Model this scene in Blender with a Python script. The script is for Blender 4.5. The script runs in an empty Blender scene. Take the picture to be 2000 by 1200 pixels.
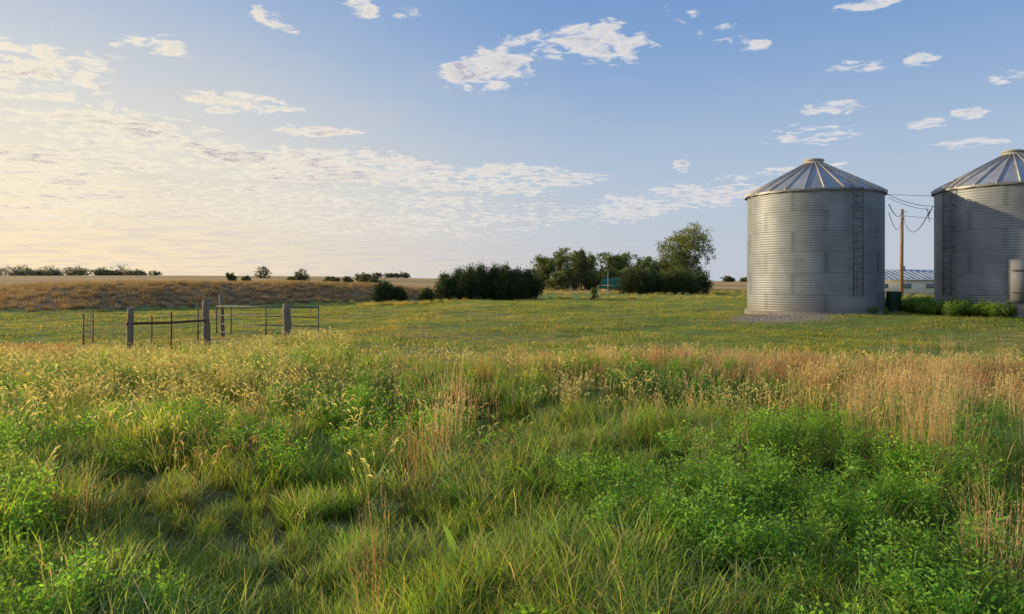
import bpy, math, random
import numpy as np
from mathutils import Vector
R=np.random.default_rng(7)
sc=bpy.context.scene
try:
    sc.view_settings.view_transform='Standard'; sc.view_settings.look='None'; sc.view_settings.exposure=0
except Exception as e: print(e)
CAMZ=1.65
SUN_AZ=math.radians(-72)   # from +Y toward +X
SUN_EL=math.radians(13)

def sm(a,b,t):
    t=np.clip((t-a)/(b-a),0,1); return t*t*(3-2*t)
def n2(x,y,s=0.0):
    return (np.sin(x*1.0+1.3*np.sin(y*.7+s)+s)+np.sin(y*1.1+1.7*np.sin(x*.6+2.1+s))+.6*np.sin(x*2.3+y*1.9+s*3)+.5*np.sin(x*3.1-y*2.7+1+s))/3.1
def damf(x,y):
    A=np.array([-32.,50.]);B=np.array([-14.,75.]);d=B-A;L=np.hypot(*d);d=d/L
    t=(x-A[0])*d[0]+(y-A[1])*d[1]; s=(x-A[0])*d[1]-(y-A[1])*d[0]   # s>0 toward camera
    e=sm(-7,3,t)*(1-sm(L-8,L+16,t)*.75)*(1-sm(L+16,L+30,t))
    prof=np.where(s>0,1-sm(2,11,s),1-sm(4,22,-s)*.5)
    prof=np.where(s<-22,.5*(1-sm(22,60,-s)),prof)
    return prof*e
def h(x,y):
    x=np.asarray(x,float);y=np.asarray(y,float)
    z=.12*n2(x*1.1,y*1.2)*(1-sm(12,20,y))+.05*n2(x*.25,y*.3,2)
    z=z+.28*np.exp(-((x+1.6)**2/7+(y-10.8)**2/2.5))
    z=z-.3*sm(-3,-8,x)*sm(13,20,y)*(1-sm(80,120,y))
    z=z+.30*np.exp(-((((x-17)/9.5)**2+((y-31)/6.5)**2))**2)
    bn=np.exp(-((((x-17)/8)**2+((y-31)/6)**2))**2)
    z=z+(.10*n2(x*.55,y*.42,6)+.035*n2(x*1.7,y*1.5,8))*sm(12,16,y)*(1-sm(60,80,y))*(1-bn)
    dm=damf(x,y)
    z=z+dm*(1.62+.08*n2(x*.5,y*.5,1))
    z=z+sm(85,380,y)*(.85+2.9*sm(60,-110,x)) + .35*n2(x*.012,y*.010,4)*sm(100,250,y)
    z=z-sm(500,1500,y)*3
    return z
# ------------------------------------------------ mesh helpers
def mk(name,V,F,mats,col=None,midx=None,smooth=False,parent=None,link=True,loc=None):
    me=bpy.data.meshes.new(name)
    V=np.asarray(V,dtype=np.float32)
    F=np.asarray(F); n,k=F.shape
    me.vertices.add(len(V)); me.vertices.foreach_set('co',V.ravel())
    me.loops.add(n*k); me.loops.foreach_set('vertex_index',F.astype(np.int32).ravel())
    me.polygons.add(n); me.polygons.foreach_set('loop_start',np.arange(0,n*k,k,dtype=np.int32))
    me.update(calc_edges=True)
    if not isinstance(mats,(list,tuple)): mats=[mats]
    for m in mats: me.materials.append(m)
    if midx is not None: me.polygons.foreach_set('material_index',np.asarray(midx,dtype=np.int32))
    if smooth: me.polygons.foreach_set('use_smooth',np.ones(len(me.polygons),dtype=bool))
    if col is not None:
        a=me.color_attributes.new('Col','FLOAT_COLOR','POINT')
        c=np.ones((len(V),4),dtype=np.float32); c[:,:3]=np.asarray(col)[:,:3]
        a.data.foreach_set('color',c.ravel())
    me.validate(); me.update()
    ob=bpy.data.objects.new(name,me)
    if link: sc.collection.objects.link(ob)
    if parent: ob.parent=parent
    if loc is not None: ob.location=loc
    return ob
def empty(name,loc=(0,0,0)):
    e=bpy.data.objects.new(name,None); e.location=loc; e.empty_display_size=.3
    sc.collection.objects.link(e); return e
class MB:
    def __init__(s): s.V=[];s.F=[];s.C=[];s.M=[];s.n=0
    def add(s,V,F,col,m=0):
        V=np.asarray(V,float).reshape(-1,3); F=np.asarray(F,int)
        col=np.asarray(col,float)
        if col.ndim==1: col=np.tile(col,(len(V),1))
        s.V.append(V);s.F.append(F+s.n);s.C.append(col);s.M.append(np.full(len(F),m));s.n+=len(V)
    def out(s,name,mats,**k):
        return mk(name,np.vstack(s.V),np.vstack(s.F),mats,col=np.vstack(s.C),midx=np.concatenate(s.M),**k)
def ribbons(mb,P,W,side,col,m=0):
    n,k,_=P.shape
    L=P-side[:,None,:]*W[:,:,None]*.5; Rr=P+side[:,None,:]*W[:,:,None]*.5
    V=np.stack([L,Rr],2).reshape(-1,3)
    b=(np.arange(n)*k*2)[:,None]+(np.arange(k-1)*2)[None,:]
    F=np.stack([b,b+1,b+3,b+2],-1).reshape(-1,4)
    c=np.repeat(col.reshape(n*k,3),2,axis=0)
    mb.add(V,F,c,m)
def paths(rng,n,rad,L,t0,bend,k,base=None):
    a=rng.uniform(0,2*np.pi,n); r=rad*np.sqrt(rng.uniform(0,1,n)); ra=rng.uniform(0,2*np.pi,n)
    P=np.zeros((n,k,3)); 
    if base is None: P[:,0,0]=r*np.cos(ra);P[:,0,1]=r*np.sin(ra);P[:,0,2]=-.04
    else: P[:,0]=base
    Ln=rng.uniform(L[0],L[1],n); t=rng.uniform(t0[0],t0[1],n); bd=rng.uniform(bend[0],bend[1],n)
    for i in range(1,k):
        P[:,i,0]=P[:,i-1,0]+Ln/(k-1)*np.sin(t)*np.cos(a)
        P[:,i,1]=P[:,i-1,1]+Ln/(k-1)*np.sin(t)*np.sin(a)
        P[:,i,2]=P[:,i-1,2]+Ln/(k-1)*np.cos(t)
        t=t+bd/(k-1)*(1.6*i/k)
    return P,a,t
def sides(rng,a,j=.8):
    aa=a+np.pi/2+rng.uniform(-j,j,len(a))
    return np.stack([np.cos(aa),np.sin(aa),rng.uniform(-.25,.25,len(a))],1)
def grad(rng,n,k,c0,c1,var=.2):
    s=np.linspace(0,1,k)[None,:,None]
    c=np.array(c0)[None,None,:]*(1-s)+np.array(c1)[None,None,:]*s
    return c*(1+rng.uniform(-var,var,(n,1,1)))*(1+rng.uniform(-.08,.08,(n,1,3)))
def leaves(mb,rng,C,D,L,W,col,m=0):
    n=len(C); D=D/np.linalg.norm(D,axis=1,keepdims=True)
    r=rng.normal(size=(n,3)); S=np.cross(D,r); S/=np.linalg.norm(S,axis=1,keepdims=True)+1e-9
    L=np.asarray(L).reshape(-1,1)*np.ones((n,1)); W=np.asarray(W).reshape(-1,1)*np.ones((n,1))
    V=np.stack([C,C+D*L*.45+S*W*.5,C+D*L,C+D*L*.45-S*W*.5],1).reshape(-1,3)
    F=np.arange(4*n).reshape(n,4)
    mb.add(V,F,np.repeat(col,4,axis=0),m)
def tube(mb,pts,rad,seg=6,col=(.1,.1,.1),m=0,cap=True):
    pts=[np.array(p,float) for p in pts]; rings=[]
    if seg%2 and cap: seg+=1
    for i,p in enumerate(pts):
        d=pts[min(i+1,len(pts)-1)]-pts[max(i-1,0)]; d/=np.linalg.norm(d)+1e-9
        u=np.cross(d,[0,0,1.]) if abs(d[2])<.9 else np.cross(d,[1.,0,0]); u/=np.linalg.norm(u); v=np.cross(d,u)
        rr=rad[i] if hasattr(rad,'__len__') else rad
        an=np.arange(seg)*2*np.pi/seg
        rings.append(p+rr*(np.cos(an)[:,None]*u+np.sin(an)[:,None]*v))
    V=np.vstack(rings);F=[]
    for i in range(len(pts)-1):
        for j in range(seg):
            a=i*seg+j;b=i*seg+(j+1)%seg; F.append([a,b,b+seg,a+seg])
    if cap:
        n0=len(V); V=np.vstack([V,pts[0],pts[-1]])
        for j in range(0,seg,2):
            F.append([n0,(j+2)%seg,(j+1)%seg,j]); o=(len(pts)-1)*seg
            F.append([n0+1,o+j,o+(j+1)%seg,o+(j+2)%seg])
    mb.add(V,F,col,m)
def box(mb,c,s,col=(.5,.5,.5),m=0,rot=0):
    c=np.array(c,float);s=np.array(s,float)/2
    V=np.array([[x,y,z] for x in(-1,1) for y in(-1,1) for z in(-1,1)],float)*s
    cr,sr=math.cos(rot),math.sin(rot)
    V=np.stack([V[:,0]*cr-V[:,1]*sr,V[:,0]*sr+V[:,1]*cr,V[:,2]],1)+c
    F=[[0,1,3,2],[4,6,7,5],[0,4,5,1],[2,3,7,6],[0,2,6,4],[1,5,7,3]]
    mb.add(V,F,col,m)
# ------------------------------------------------ materials
def newmat(name):
    m=bpy.data.materials.new(name); m.use_nodes=True; nt=m.node_tree; nt.nodes.clear()
    return m,nt,nt.nodes.new('ShaderNodeOutputMaterial')
def foliage(name,trans=.35,rough=.5,spec=.3,tint=(1.25,1.05,.6),tf=.5,nscale=.5,rv=.35,tmul=1.6):
    m,nt,o=newmat(name);N=nt.nodes;L=nt.links
    at=N.new('ShaderNodeVertexColor');at.layer_name='Col'
    oi=N.new('ShaderNodeObjectInfo'); ge=N.new('ShaderNodeNewGeometry')
    no=N.new('ShaderNodeTexNoise');no.inputs['Scale'].default_value=nscale;no.inputs['Detail'].default_value=2
    L.new(ge.outputs['Position'],no.inputs['Vector'])
    mr=N.new('ShaderNodeMapRange');mr.inputs[1].default_value=.4;mr.inputs[2].default_value=.62;mr.inputs[4].default_value=tf
    L.new(no.outputs['Fac'],mr.inputs[0])
    mx=N.new('ShaderNodeMix');mx.data_type='RGBA';mx.blend_type='MULTIPLY';mx.inputs[7].default_value=(*tint,1)
    L.new(mr.outputs[0],mx.inputs[0]);L.new(at.outputs['Color'],mx.inputs[6])
    r=N.new('ShaderNodeMapRange');r.inputs[3].default_value=1-rv;r.inputs[4].default_value=1+rv
    L.new(oi.outputs['Random'],r.inputs[0])
    hs=N.new('ShaderNodeHueSaturation');L.new(mx.outputs[2],hs.inputs['Color']);L.new(r.outputs[0],hs.inputs['Value'])
    p=N.new('ShaderNodeBsdfPrincipled');p.inputs['Roughness'].default_value=rough;p.inputs['Specular IOR Level'].default_value=spec
    L.new(hs.outputs[0],p.inputs['Base Color'])
    t=N.new('ShaderNodeBsdfTranslucent')
    h2=N.new('ShaderNodeMix');h2.data_type='RGBA';h2.blend_type='MULTIPLY';h2.inputs[0].default_value=1
    h2.inputs[7].default_value=(tmul*1.08,tmul,tmul*.5,1);L.new(hs.outputs[0],h2.inputs[6]);L.new(h2.outputs[2],t.inputs['Color'])
    ms=N.new('ShaderNodeMixShader');ms.inputs[0].default_value=trans
    L.new(p.outputs[0],ms.inputs[1]);L.new(t.outputs[0],ms.inputs[2]);L.new(ms.outputs[0],o.inputs[0])
    return m
def solid(name,rough=.8,metal=0,nscale=8,nstr=.3,bump=0,spec=.4,stretch=(1,1,1)):
    m,nt,o=newmat(name);N=nt.nodes;L=nt.links
    at=N.new('ShaderNodeVertexColor');at.layer_name='Col'
    tc=N.new('ShaderNodeTexCoord');mp=N.new('ShaderNodeMapping');mp.inputs['Scale'].default_value=stretch
    L.new(tc.outputs['Object'],mp.inputs[0])
    no=N.new('ShaderNodeTexNoise');no.inputs['Scale'].default_value=nscale;no.inputs['Detail'].default_value=6
    L.new(mp.outputs[0],no.inputs['Vector'])
    r=N.new('ShaderNodeMapRange');r.inputs[1].default_value=.25;r.inputs[2].default_value=.75;r.inputs[3].default_value=1-nstr;r.inputs[4].default_value=1+nstr
    L.new(no.outputs['Fac'],r.inputs[0])
    hs=N.new('ShaderNodeHueSaturation');L.new(at.outputs['Color'],hs.inputs['Color']);L.new(r.outputs[0],hs.inputs['Value'])
    p=N.new('ShaderNodeBsdfPrincipled');p.inputs['Roughness'].default_value=rough;p.inputs['Metallic'].default_value=metal;p.inputs['Specular IOR Level'].default_value=spec
    L.new(hs.outputs[0],p.inputs['Base Color'])
    if bump:
        b=N.new('ShaderNodeBump');b.inputs['Strength'].default_value=bump;b.inputs['Distance'].default_value=.02
        L.new(no.outputs['Fac'],b.inputs['Height']);L.new(b.outputs[0],p.inputs['Normal'])
    L.new(p.outputs[0],o.inputs[0]); return m
M_grass=foliage('grass_blades',.48,.5,.3,tint=(1.35,1.08,.7),tf=.6,tmul=2.0)
M_weed=foliage('weed_leaves',.45,.5,.3,tint=(1.15,1.05,.7),tmul=1.9)
M_dry=foliage('dry_grass',.40,.6,.3,tint=(1.0,.9,.75),rv=.25,tmul=1.45)
M_short=foliage('mown_grass_blades',.42,.6,.2,tint=(1.35,1.08,.85),tf=.9,nscale=.32,tmul=1.8)
M_tree=foliage('tree_leaves',.3,.5,.3,tint=(1.15,1.05,.8),tf=.4,nscale=.6,rv=.08)
M_cedar=foliage('cedar_needles',.15,.6,.2,tint=(1.2,1.0,.8),tf=.5,nscale=1.0,rv=.08)
M_bark=solid('bark',.9,0,6,.4,.5)
M_wood=solid('weathered_wood',.85,0,12,.45,.6,stretch=(1,1,.15))
M_rust=solid('rusty_pipe',.7,.2,10,.4)
M_galv=solid('galvanized_steel',.56,.35,1.1,.24,0,spec=.3)
M_roof=solid('roof_sheet_steel',.5,.4,2.0,.2,0,spec=.35)
M_paint=solid('painted_metal',.7,0,3,.15)
M_conc=solid('concrete',.9,0,5,.2,.3)
M_plain=solid('plain',.8,0,3,.12)
# ------------------------------------------------ ground
def axis(a,b,st,far,g):
    L=list(np.arange(a,b+1e-6,st)); s=st;v=b
    while v<far: s*=g; v+=s; L.append(v)
    s=st;v=a; N=[]
    while v>-far: s*=g; v-=s; N.append(v)
    return np.array(N[::-1]+L)
xs=axis(-32,32,.28,4200,1.045); ys=axis(-2,62,.28,4500,1.03); ys=ys[ys>-400]
X,Y=np.meshgrid(xs,ys); Z=h(X,Y)
nx,ny=len(xs),len(ys)
V=np.stack([X,Y,Z],-1).reshape(-1,3)
i=(np.arange(ny-1)[:,None]*nx+np.arange(nx-1)[None,:]).ravel()
F=np.stack([i,i+1,i+nx+1,i+nx],1)
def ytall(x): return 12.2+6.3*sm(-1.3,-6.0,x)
def mixc(c,d,f): return c*(1-f[...,None])+np.array(d)*f[...,None]
C=np.zeros(X.shape+(3,))+np.array([.135,.195,.052])
pn=.5+.5*n2(X*.35,Y*.55,3); pn2=.5+.5*n2(X*1.1,Y*1.9,5); pn3=.5+.5*n2(X*.16,Y*.62,9)
C=mixc(C,[.31,.25,.12],np.clip(sm(.5,.95,pn)*.35+.3*sm(.6,.9,pn2)+.4*sm(.6,.85,pn3),0,.8))
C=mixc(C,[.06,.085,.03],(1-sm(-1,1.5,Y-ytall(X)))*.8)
C=mixc(C,[.21,.29,.065],sm(44,54,Y)*(1-sm(80,95,Y))*.75)  # sunlit strip across the field, painted as brighter turf colour
dm=damf(X,Y); sA=(X+32)*.811-(Y-50)*.584
C=mixc(C,[.27,.19,.11],sm(.06,.22,dm)*(1-sm(30,60,-sA)))
far=sm(85,110,Y)
strip=.5+.5*np.sin(Y*.035+X*.004+np.sin(X*.01)*1.5)
C=mixc(C,[.50,.35,.17],far*.95)
C=mixc(C,[.15,.17,.06],far*sm(.7,.9,strip)*.6*(1-sm(200,300,Y)))
C=mixc(C,[.36,.25,.14],far*sm(.3,.1,strip)*.6)
tr=np.exp(-((X+34+.25*(Y-40))/1.6)**2)*sm(36,42,Y)*(1-sm(110,140,Y));C=mixc(C,[.42,.36,.25],tr*.8)
def gravm(x,y): return np.exp(-(((x-10.4)/1.9)**2+((y-28.8)/2.2)**2)**1.5)*1.25
gp=gravm(X,Y)
C=mixc(C,[.25,.225,.19],np.clip(gp,0,1)*sm(.2,.6,gp+.3*pn2))
mG,nt,o=newmat('ground_soil_and_turf');N=nt.nodes;L=nt.links
at=N.new('ShaderNodeVertexColor');at.layer_name='Col';ge=N.new('ShaderNodeNewGeometry')
mp=N.new('ShaderNodeMapping');mp.inputs['Scale'].default_value=(.6,1.3,1);L.new(ge.outputs['Position'],mp.inputs[0])
n1=N.new('ShaderNodeTexNoise');n1.inputs['Scale'].default_value=2.2;n1.inputs['Detail'].default_value=7;n1.inputs['Roughness'].default_value=.7
L.new(mp.outputs[0],n1.inputs[0])
n3=N.new('ShaderNodeTexNoise');n3.inputs['Scale'].default_value=.12;n3.inputs['Detail'].default_value=4;L.new(mp.outputs[0],n3.inputs[0])
r1=N.new('ShaderNodeMapRange');r1.inputs[1].default_value=.3;r1.inputs[2].default_value=.7;r1.inputs[3].default_value=.5;r1.inputs[4].default_value=1.5
L.new(n1.outputs[0],r1.inputs[0])
r3=N.new('ShaderNodeMapRange');r3.inputs[1].default_value=.35;r3.inputs[2].default_value=.65;L.new(n3.outputs[0],r3.inputs[0])
mx=N.new('ShaderNodeMix');mx.data_type='RGBA';mx.blend_type='MULTIPLY';mx.inputs[7].default_value=(1.25,1.1,.9,1)
L.new(r3.outputs[0],mx.inputs[0]);L.new(at.outputs[0],mx.inputs[6])
hs=N.new('ShaderNodeHueSaturation');L.new(mx.outputs[2],hs.inputs['Color']);L.new(r1.outputs[0],hs.inputs['Value'])
p=N.new('ShaderNodeBsdfPrincipled');p.inputs['Roughness'].default_value=.95;p.inputs['Specular IOR Level'].default_value=.1
L.new(hs.outputs[0],p.inputs['Base Color'])
b=N.new('ShaderNodeBump');b.inputs['Strength'].default_value=.8;b.inputs['Distance'].default_value=.08;L.new(n1.outputs[0],b.inputs['Height']);L.new(b.outputs[0],p.inputs['Normal'])
L.new(p.outputs[0],o.inputs[0])
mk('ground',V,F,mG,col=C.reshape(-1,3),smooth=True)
# ------------------------------------------------ scatter
def scatter(name,protos,pts,scale,idx=None,tilt=.12,rng=R):
    n=len(pts); me=bpy.data.meshes.new(name); me.vertices.add(n)
    me.vertices.foreach_set('co',np.asarray(pts,np.float32).ravel())
    rot=np.stack([rng.uniform(-tilt,tilt,n),rng.uniform(-tilt,tilt,n),rng.uniform(0,2*np.pi,n)],1).astype(np.float32)
    a=me.attributes.new('rot','FLOAT_VECTOR','POINT');a.data.foreach_set('vector',rot.ravel())
    a=me.attributes.new('scl','FLOAT','POINT');a.data.foreach_set('value',(np.ones(n)*scale).astype(np.float32))
    a=me.attributes.new('idx','INT','POINT')
    if idx is None: idx=rng.integers(0,len(protos),n)
    a.data.foreach_set('value',np.asarray(idx,np.int32))
    ob=bpy.data.objects.new(name,me);sc.collection.objects.link(ob)
    col=bpy.data.collections.new(name+'_plants')
    for q in protos: col.objects.link(q)
    ng=bpy.data.node_groups.new(name+'_gn','GeometryNodeTree')
    ng.interface.new_socket('Geometry',in_out='INPUT',socket_type='NodeSocketGeometry')
    ng.interface.new_socket('Geometry',in_out='OUTPUT',socket_type='NodeSocketGeometry')
    N=ng.nodes;L=ng.links
    gi=N.new('NodeGroupInput');go=N.new('NodeGroupOutput');ip=N.new('GeometryNodeInstanceOnPoints')
    ci=N.new('GeometryNodeCollectionInfo');ci.inputs['Collection'].default_value=col;ci.inputs['Separate Children'].default_value=True;ci.inputs['Reset Children'].default_value=True
    def na(t,nm):
        q=N.new('GeometryNodeInputNamedAttribute');q.data_type=t;q.inputs['Name'].default_value=nm;return q.outputs['Attribute']
    er=N.new('FunctionNodeEulerToRotation')
    L.new(na('FLOAT_VECTOR','rot'),er.inputs[0]);L.new(er.outputs[0],ip.inputs['Rotation'])
    L.new(na('FLOAT','scl'),ip.inputs['Scale']);L.new(na('INT','idx'),ip.inputs['Instance Index'])
    ip.inputs['Pick Instance'].default_value=True
    L.new(gi.outputs[0],ip.inputs['Points']);L.new(ci.outputs[0],ip.inputs['Instance']);L.new(ip.outputs[0],go.inputs[0])
    md=ob.modifiers.new('scatter','NODES');md.node_group=ng
    return ob
GREEN0=(.035,.07,.015);GREEN1=(.24,.37,.065);TAN=(.58,.43,.25)  # dark root green paints the shade in gaps between blades
def p_grass(i,c0=GREEN0,c1=GREEN1,n=95,L=(.22,.46),w=.0065,rad=.17,dryfrac=.07,mat=None,t0=(0,.55),bd=(.5,2.3)):
    g=np.random.default_rng(100+i);mb=MB();k=6
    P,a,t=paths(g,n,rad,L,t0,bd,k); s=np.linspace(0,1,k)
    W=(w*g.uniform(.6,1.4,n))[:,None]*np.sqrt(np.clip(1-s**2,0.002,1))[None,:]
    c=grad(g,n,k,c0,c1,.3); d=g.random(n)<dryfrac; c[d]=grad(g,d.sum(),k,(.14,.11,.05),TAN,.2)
    ribbons(mb,P,W,sides(g,a),c)
    return mb.out('clump_%02d'%i,mat or M_grass,link=False)
def p_weed(i,c0=(.035,.075,.018),c1=(.18,.36,.05),ht=(.3,.55),ns=10,leafL=.04,fl=False):
    g=np.random.default_rng(200+i);mb=MB();k=7
    P,a,t=paths(g,ns,.14,ht,(0,.4),(-.2,.5),k)
    ribbons(mb,P,np.full((ns,k),.005),sides(g,a),grad(g,ns,k,(.05,.06,.02),(.12,.2,.05)))
    for q in range(ns):
        nl=44; s=g.uniform(.15,1,nl)**.75*(k-1); i0=np.minimum(s.astype(int),k-2); f=(s-i0)[:,None]
        Cc=P[q,i0]*(1-f)+P[q,i0+1]*f
        az=g.uniform(0,2*np.pi,nl); off=g.uniform(0,.05,nl)[:,None]
        D=np.stack([np.cos(az),np.sin(az),g.uniform(-.1,.9,nl)],1)
        hh=(s/(k-1))[:,None]; col=(np.array(c0)*(1-hh)+np.array(c1)*hh)*g.uniform(.7,1.3,(nl,1))
        leaves(mb,g,Cc+D*off,D,g.uniform(.5,1.15,nl)*leafL,g.uniform(.5,1.1,nl)*leafL*.42,col)
        if fl and q<3:
            m_=5; Cc=P[q,-1]+g.normal(size=(m_,3))*[.03,.03,.04]; leaves(mb,g,Cc,g.normal(size=(m_,3)),.010,.008,np.tile([.42,.38,.42],(m_,1)))
    return mb.out('weed_%02d'%i,M_weed,link=False)
def p_fox(i,n=44,heads=15):
    g=np.random.default_rng(300+i);mb=MB();k=6
    P,a,t=paths(g,n,.17,(.2,.42),(0,.5),(.3,1.6),k);s=np.linspace(0,1,k)
    ribbons(mb,P,(.007*g.uniform(.6,1.3,n))[:,None]*np.sqrt(np.clip(1-s**2,.002,1)),sides(g,a),grad(g,n,k,(.07,.115,.025),(.31,.38,.08),.3))
    P,a,t=paths(g,heads,.17,(.34,.56),(0,.35),(0,.7),k)
    ribbons(mb,P,np.full((heads,k),.003),sides(g,a),grad(g,heads,k,(.12,.17,.03),(.45,.43,.16),.2))
    kk=5;H=np.zeros((heads,kk,3));H[:,0]=P[:,-1];tt=t.copy()
    for j in range(1,kk):
        l=g.uniform(.012,.018,heads);H[:,j]=H[:,j-1]+np.stack([l*np.sin(tt)*np.cos(a),l*np.sin(tt)*np.sin(a),l*np.cos(tt)],1);tt+=.35
    w=np.array([.006,.013,.014,.011,.003])[None,:]*np.ones((heads,1))
    for ex in (0,np.pi/2):
        sd=sides(g,a+ex,.1)
        if ex: sd=np.stack([np.cos(a)*.5,np.sin(a)*.5,-np.ones(heads)*.8],1)
        ribbons(mb,H,w,sd,grad(g,heads,kk,(.60,.54,.25),(.74,.68,.38),.2))
    return mb.out('fox_%02d'%i,M_dry,link=False)
def p_dry(i,n=45,L=(.6,1.1),c0=(.30,.20,.10),c1=TAN,rad=.13,w=.0045,seed=True,t0=(0,.22),bd=(-.1,.45),under=1.0):
    g=np.random.default_rng(400+i);mb=MB();k=6
    P,a,t=paths(g,n,rad,L,t0,bd,k);s=np.linspace(0,1,k)
    ribbons(mb,P,(w*g.uniform(.6,1.4,n))[:,None]*(1-.6*s),sides(g,a),grad(g,n,k,c0,c1,.3))
    m_=int(n*under)
    P2,a2,_=paths(g,m_,rad*1.2,(L[0]*.3,L[0]*.75),(.2,.9),(.4,1.8),k)
    ribbons(mb,P2,(.006*g.uniform(.6,1.3,m_))[:,None]*np.sqrt(np.clip(1-s**2,.002,1)),sides(g,a2),grad(g,m_,k,c0,c1,.3))
    if seed:
        for q in range(n):
            nl=9; s=g.uniform(.62,1,nl)*(k-1);i0=np.minimum(s.astype(int),k-2);f=(s-i0)[:,None]
            Cc=P[q,i0]*(1-f)+P[q,i0+1]*f
            D=np.stack([g.uniform(-.4,.4,nl),g.uniform(-.4,.4,nl),np.ones(nl)],1)
            leaves(mb,g,Cc,D,.03,.006,np.tile(np.array(c1)*1.1,(nl,1)))
    return mb.out('dry_%02d'%i,M_dry,link=False)
def p_broad(i):
    g=np.random.default_rng(500+i);mb=MB();n=9;k=6
    P,a,t=paths(g,n,.05,(.2,.34),(.2,.7),(.4,1.3),k);s=np.linspace(0,1,k)
    w=(g.uniform(.03,.05,n))[:,None]*np.array([.12,.3,.85,1,.7,.03])[None,:]
    ribbons(mb,P,w,sides(g,a,.2),grad(g,n,k,(.08,.14,.025),(.22,.38,.06),.2))
    return mb.out('broad_%02d'%i,M_weed,link=False)
def in_view(x,y,m=2.0): return (np.abs(x)<.72*np.maximum(y,0)+m)
def pts_box(n,x0,x1,y0,y1,g=R):
    x=g.uniform(x0,x1,n);y=g.uniform(y0,y1,n);return x,y
def z3(x,y,dz=0): return np.stack([x,y,h(x,y)+dz],1)
# lush foreground
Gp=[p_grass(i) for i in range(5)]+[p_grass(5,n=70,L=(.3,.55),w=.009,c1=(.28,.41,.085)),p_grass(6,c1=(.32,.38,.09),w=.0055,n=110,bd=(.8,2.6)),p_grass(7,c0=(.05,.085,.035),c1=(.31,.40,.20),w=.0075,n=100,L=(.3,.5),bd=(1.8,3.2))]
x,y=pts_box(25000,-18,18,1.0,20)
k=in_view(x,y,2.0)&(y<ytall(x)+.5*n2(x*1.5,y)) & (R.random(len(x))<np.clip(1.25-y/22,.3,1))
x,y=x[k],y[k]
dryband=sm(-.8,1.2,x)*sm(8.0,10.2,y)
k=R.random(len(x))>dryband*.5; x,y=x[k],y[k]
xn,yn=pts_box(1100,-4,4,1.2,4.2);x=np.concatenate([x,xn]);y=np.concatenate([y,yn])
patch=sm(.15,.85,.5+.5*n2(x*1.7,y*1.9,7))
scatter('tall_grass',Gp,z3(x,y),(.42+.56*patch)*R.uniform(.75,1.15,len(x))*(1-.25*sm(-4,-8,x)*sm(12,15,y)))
print('grass',len(x))
Wp=[p_weed(i) for i in range(4)]+[p_weed(4,c1=(.24,.41,.07),leafL=.03),p_weed(5,leafL=.05,ht=(.28,.45),c1=(.16,.34,.045)),p_weed(6,c0=(.06,.09,.035),c1=(.22,.29,.13),leafL=.024,ht=(.4,.6),fl=True)]
x,y=pts_box(9500,-11,12,1.6,14)
pw=.5+.5*n2(x*1.3,y*1.1,11)
k=in_view(x,y,1)&(R.random(len(x))<sm(.40,.8,pw)*.7*(1-.5*sm(8,12,y))+ .35*sm(-.5,1.5,x)*(1-sm(3.8,6.0,y)))&(y<ytall(x)-.5)
x,y=x[k],y[k]
ix=R.integers(0,6,len(x)); fl=(np.abs(x-1.0)<.8)&(np.abs(y-6.3)<1.0); ix[fl&(R.random(len(x))<.4)]=6
scatter('leafy_weeds',Wp,z3(x,y),R.uniform(.5,1.0,len(x)),idx=ix); print('weeds',len(x))
Fp=[p_fox(i) for i in range(4)]
x,y=pts_box(13500,-18,14,4.2,20.5)
wl=sm(1.0,-3.0,x)*sm(4.5,8.5,y)*(.3+.7*sm(.3,.7,.5+.5*n2(x*.6,y*.6,13)))+.4*sm(6.5,9,y)*sm(-1,2,x)+.015
k=in_view(x,y,1)&(R.random(len(x))<wl*.75)&(y<ytall(x)+1.0)
x,y=x[k],y[k]; scatter('foxtail_grass',Fp,z3(x,y),R.uniform(.65,1.0,len(x))*(1-.2*sm(-4,-8,x)*sm(12,15,y))); print('fox',len(x))
Dp=[p_dry(i,n=34,L=(.3,.6)) for i in range(3)]+[p_dry(3,L=(.3,.55),c0=(.25,.13,.07),c1=(.44,.26,.15))]
x,y=pts_box(4800,-3,15,7.0,14.5)
wd=sm(-1.2,1.5,x)*sm(7.6,9.8,y)*(1-sm(12.0,13.4,y+.5*n2(x,y,2)))*(.15+.85*sm(.3,.65,.5+.5*n2(x*.9,y*.9,17)))
k=in_view(x,y,1)&(R.random(len(x))<wd*.75);x,y=x[k],y[k]
x2,y2=pts_box(600,-12,12,3.5,12); k=in_view(x2,y2,0)&(R.random(len(x2))<.3*sm(.6,.9,.5+.5*n2(x2*1.7,y2*1.4,19))+.03);x2,y2=x2[k],y2[k]
x3=R.normal(-11.0,.9,60);y3=R.normal(16.6,.6,60)
x=np.concatenate([x,x2,x3]);y=np.concatenate([y,y2,y3]); ix=R.integers(0,4,len(x)); ix[-60:]=3
scatter('dry_straw_grass',Dp,z3(x,y),R.uniform(.6,1.0,len(x)),idx=ix);print('dry',len(x))
Tp=[p_dry(20+i,n=26,L=(.75,1.25),rad=.18,c0=(.34,.22,.12),c1=(.62,.46,.28),w=.0045,under=1.4) for i in range(3)]+[p_dry(25,n=14,L=(.6,1.15),rad=.13,c0=(.32,.18,.10),c1=(.52,.34,.19),w=.0042,under=1.5)]+[p_dry(26,n=30,L=(.25,.45),rad=.25,c0=(.24,.14,.07),c1=(.46,.30,.17),t0=(.1,.7),bd=(.4,1.8),w=.003)]
B=[]
def bunch(cx,cy,sx,sy,n,kind,s0=.75,s1=1.0):
    for _ in range(n): B.append((R.normal(cx,sx),R.normal(cy,sy),kind if isinstance(kind,int) else R.choice(kind),R.uniform(s0,s1)))
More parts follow.
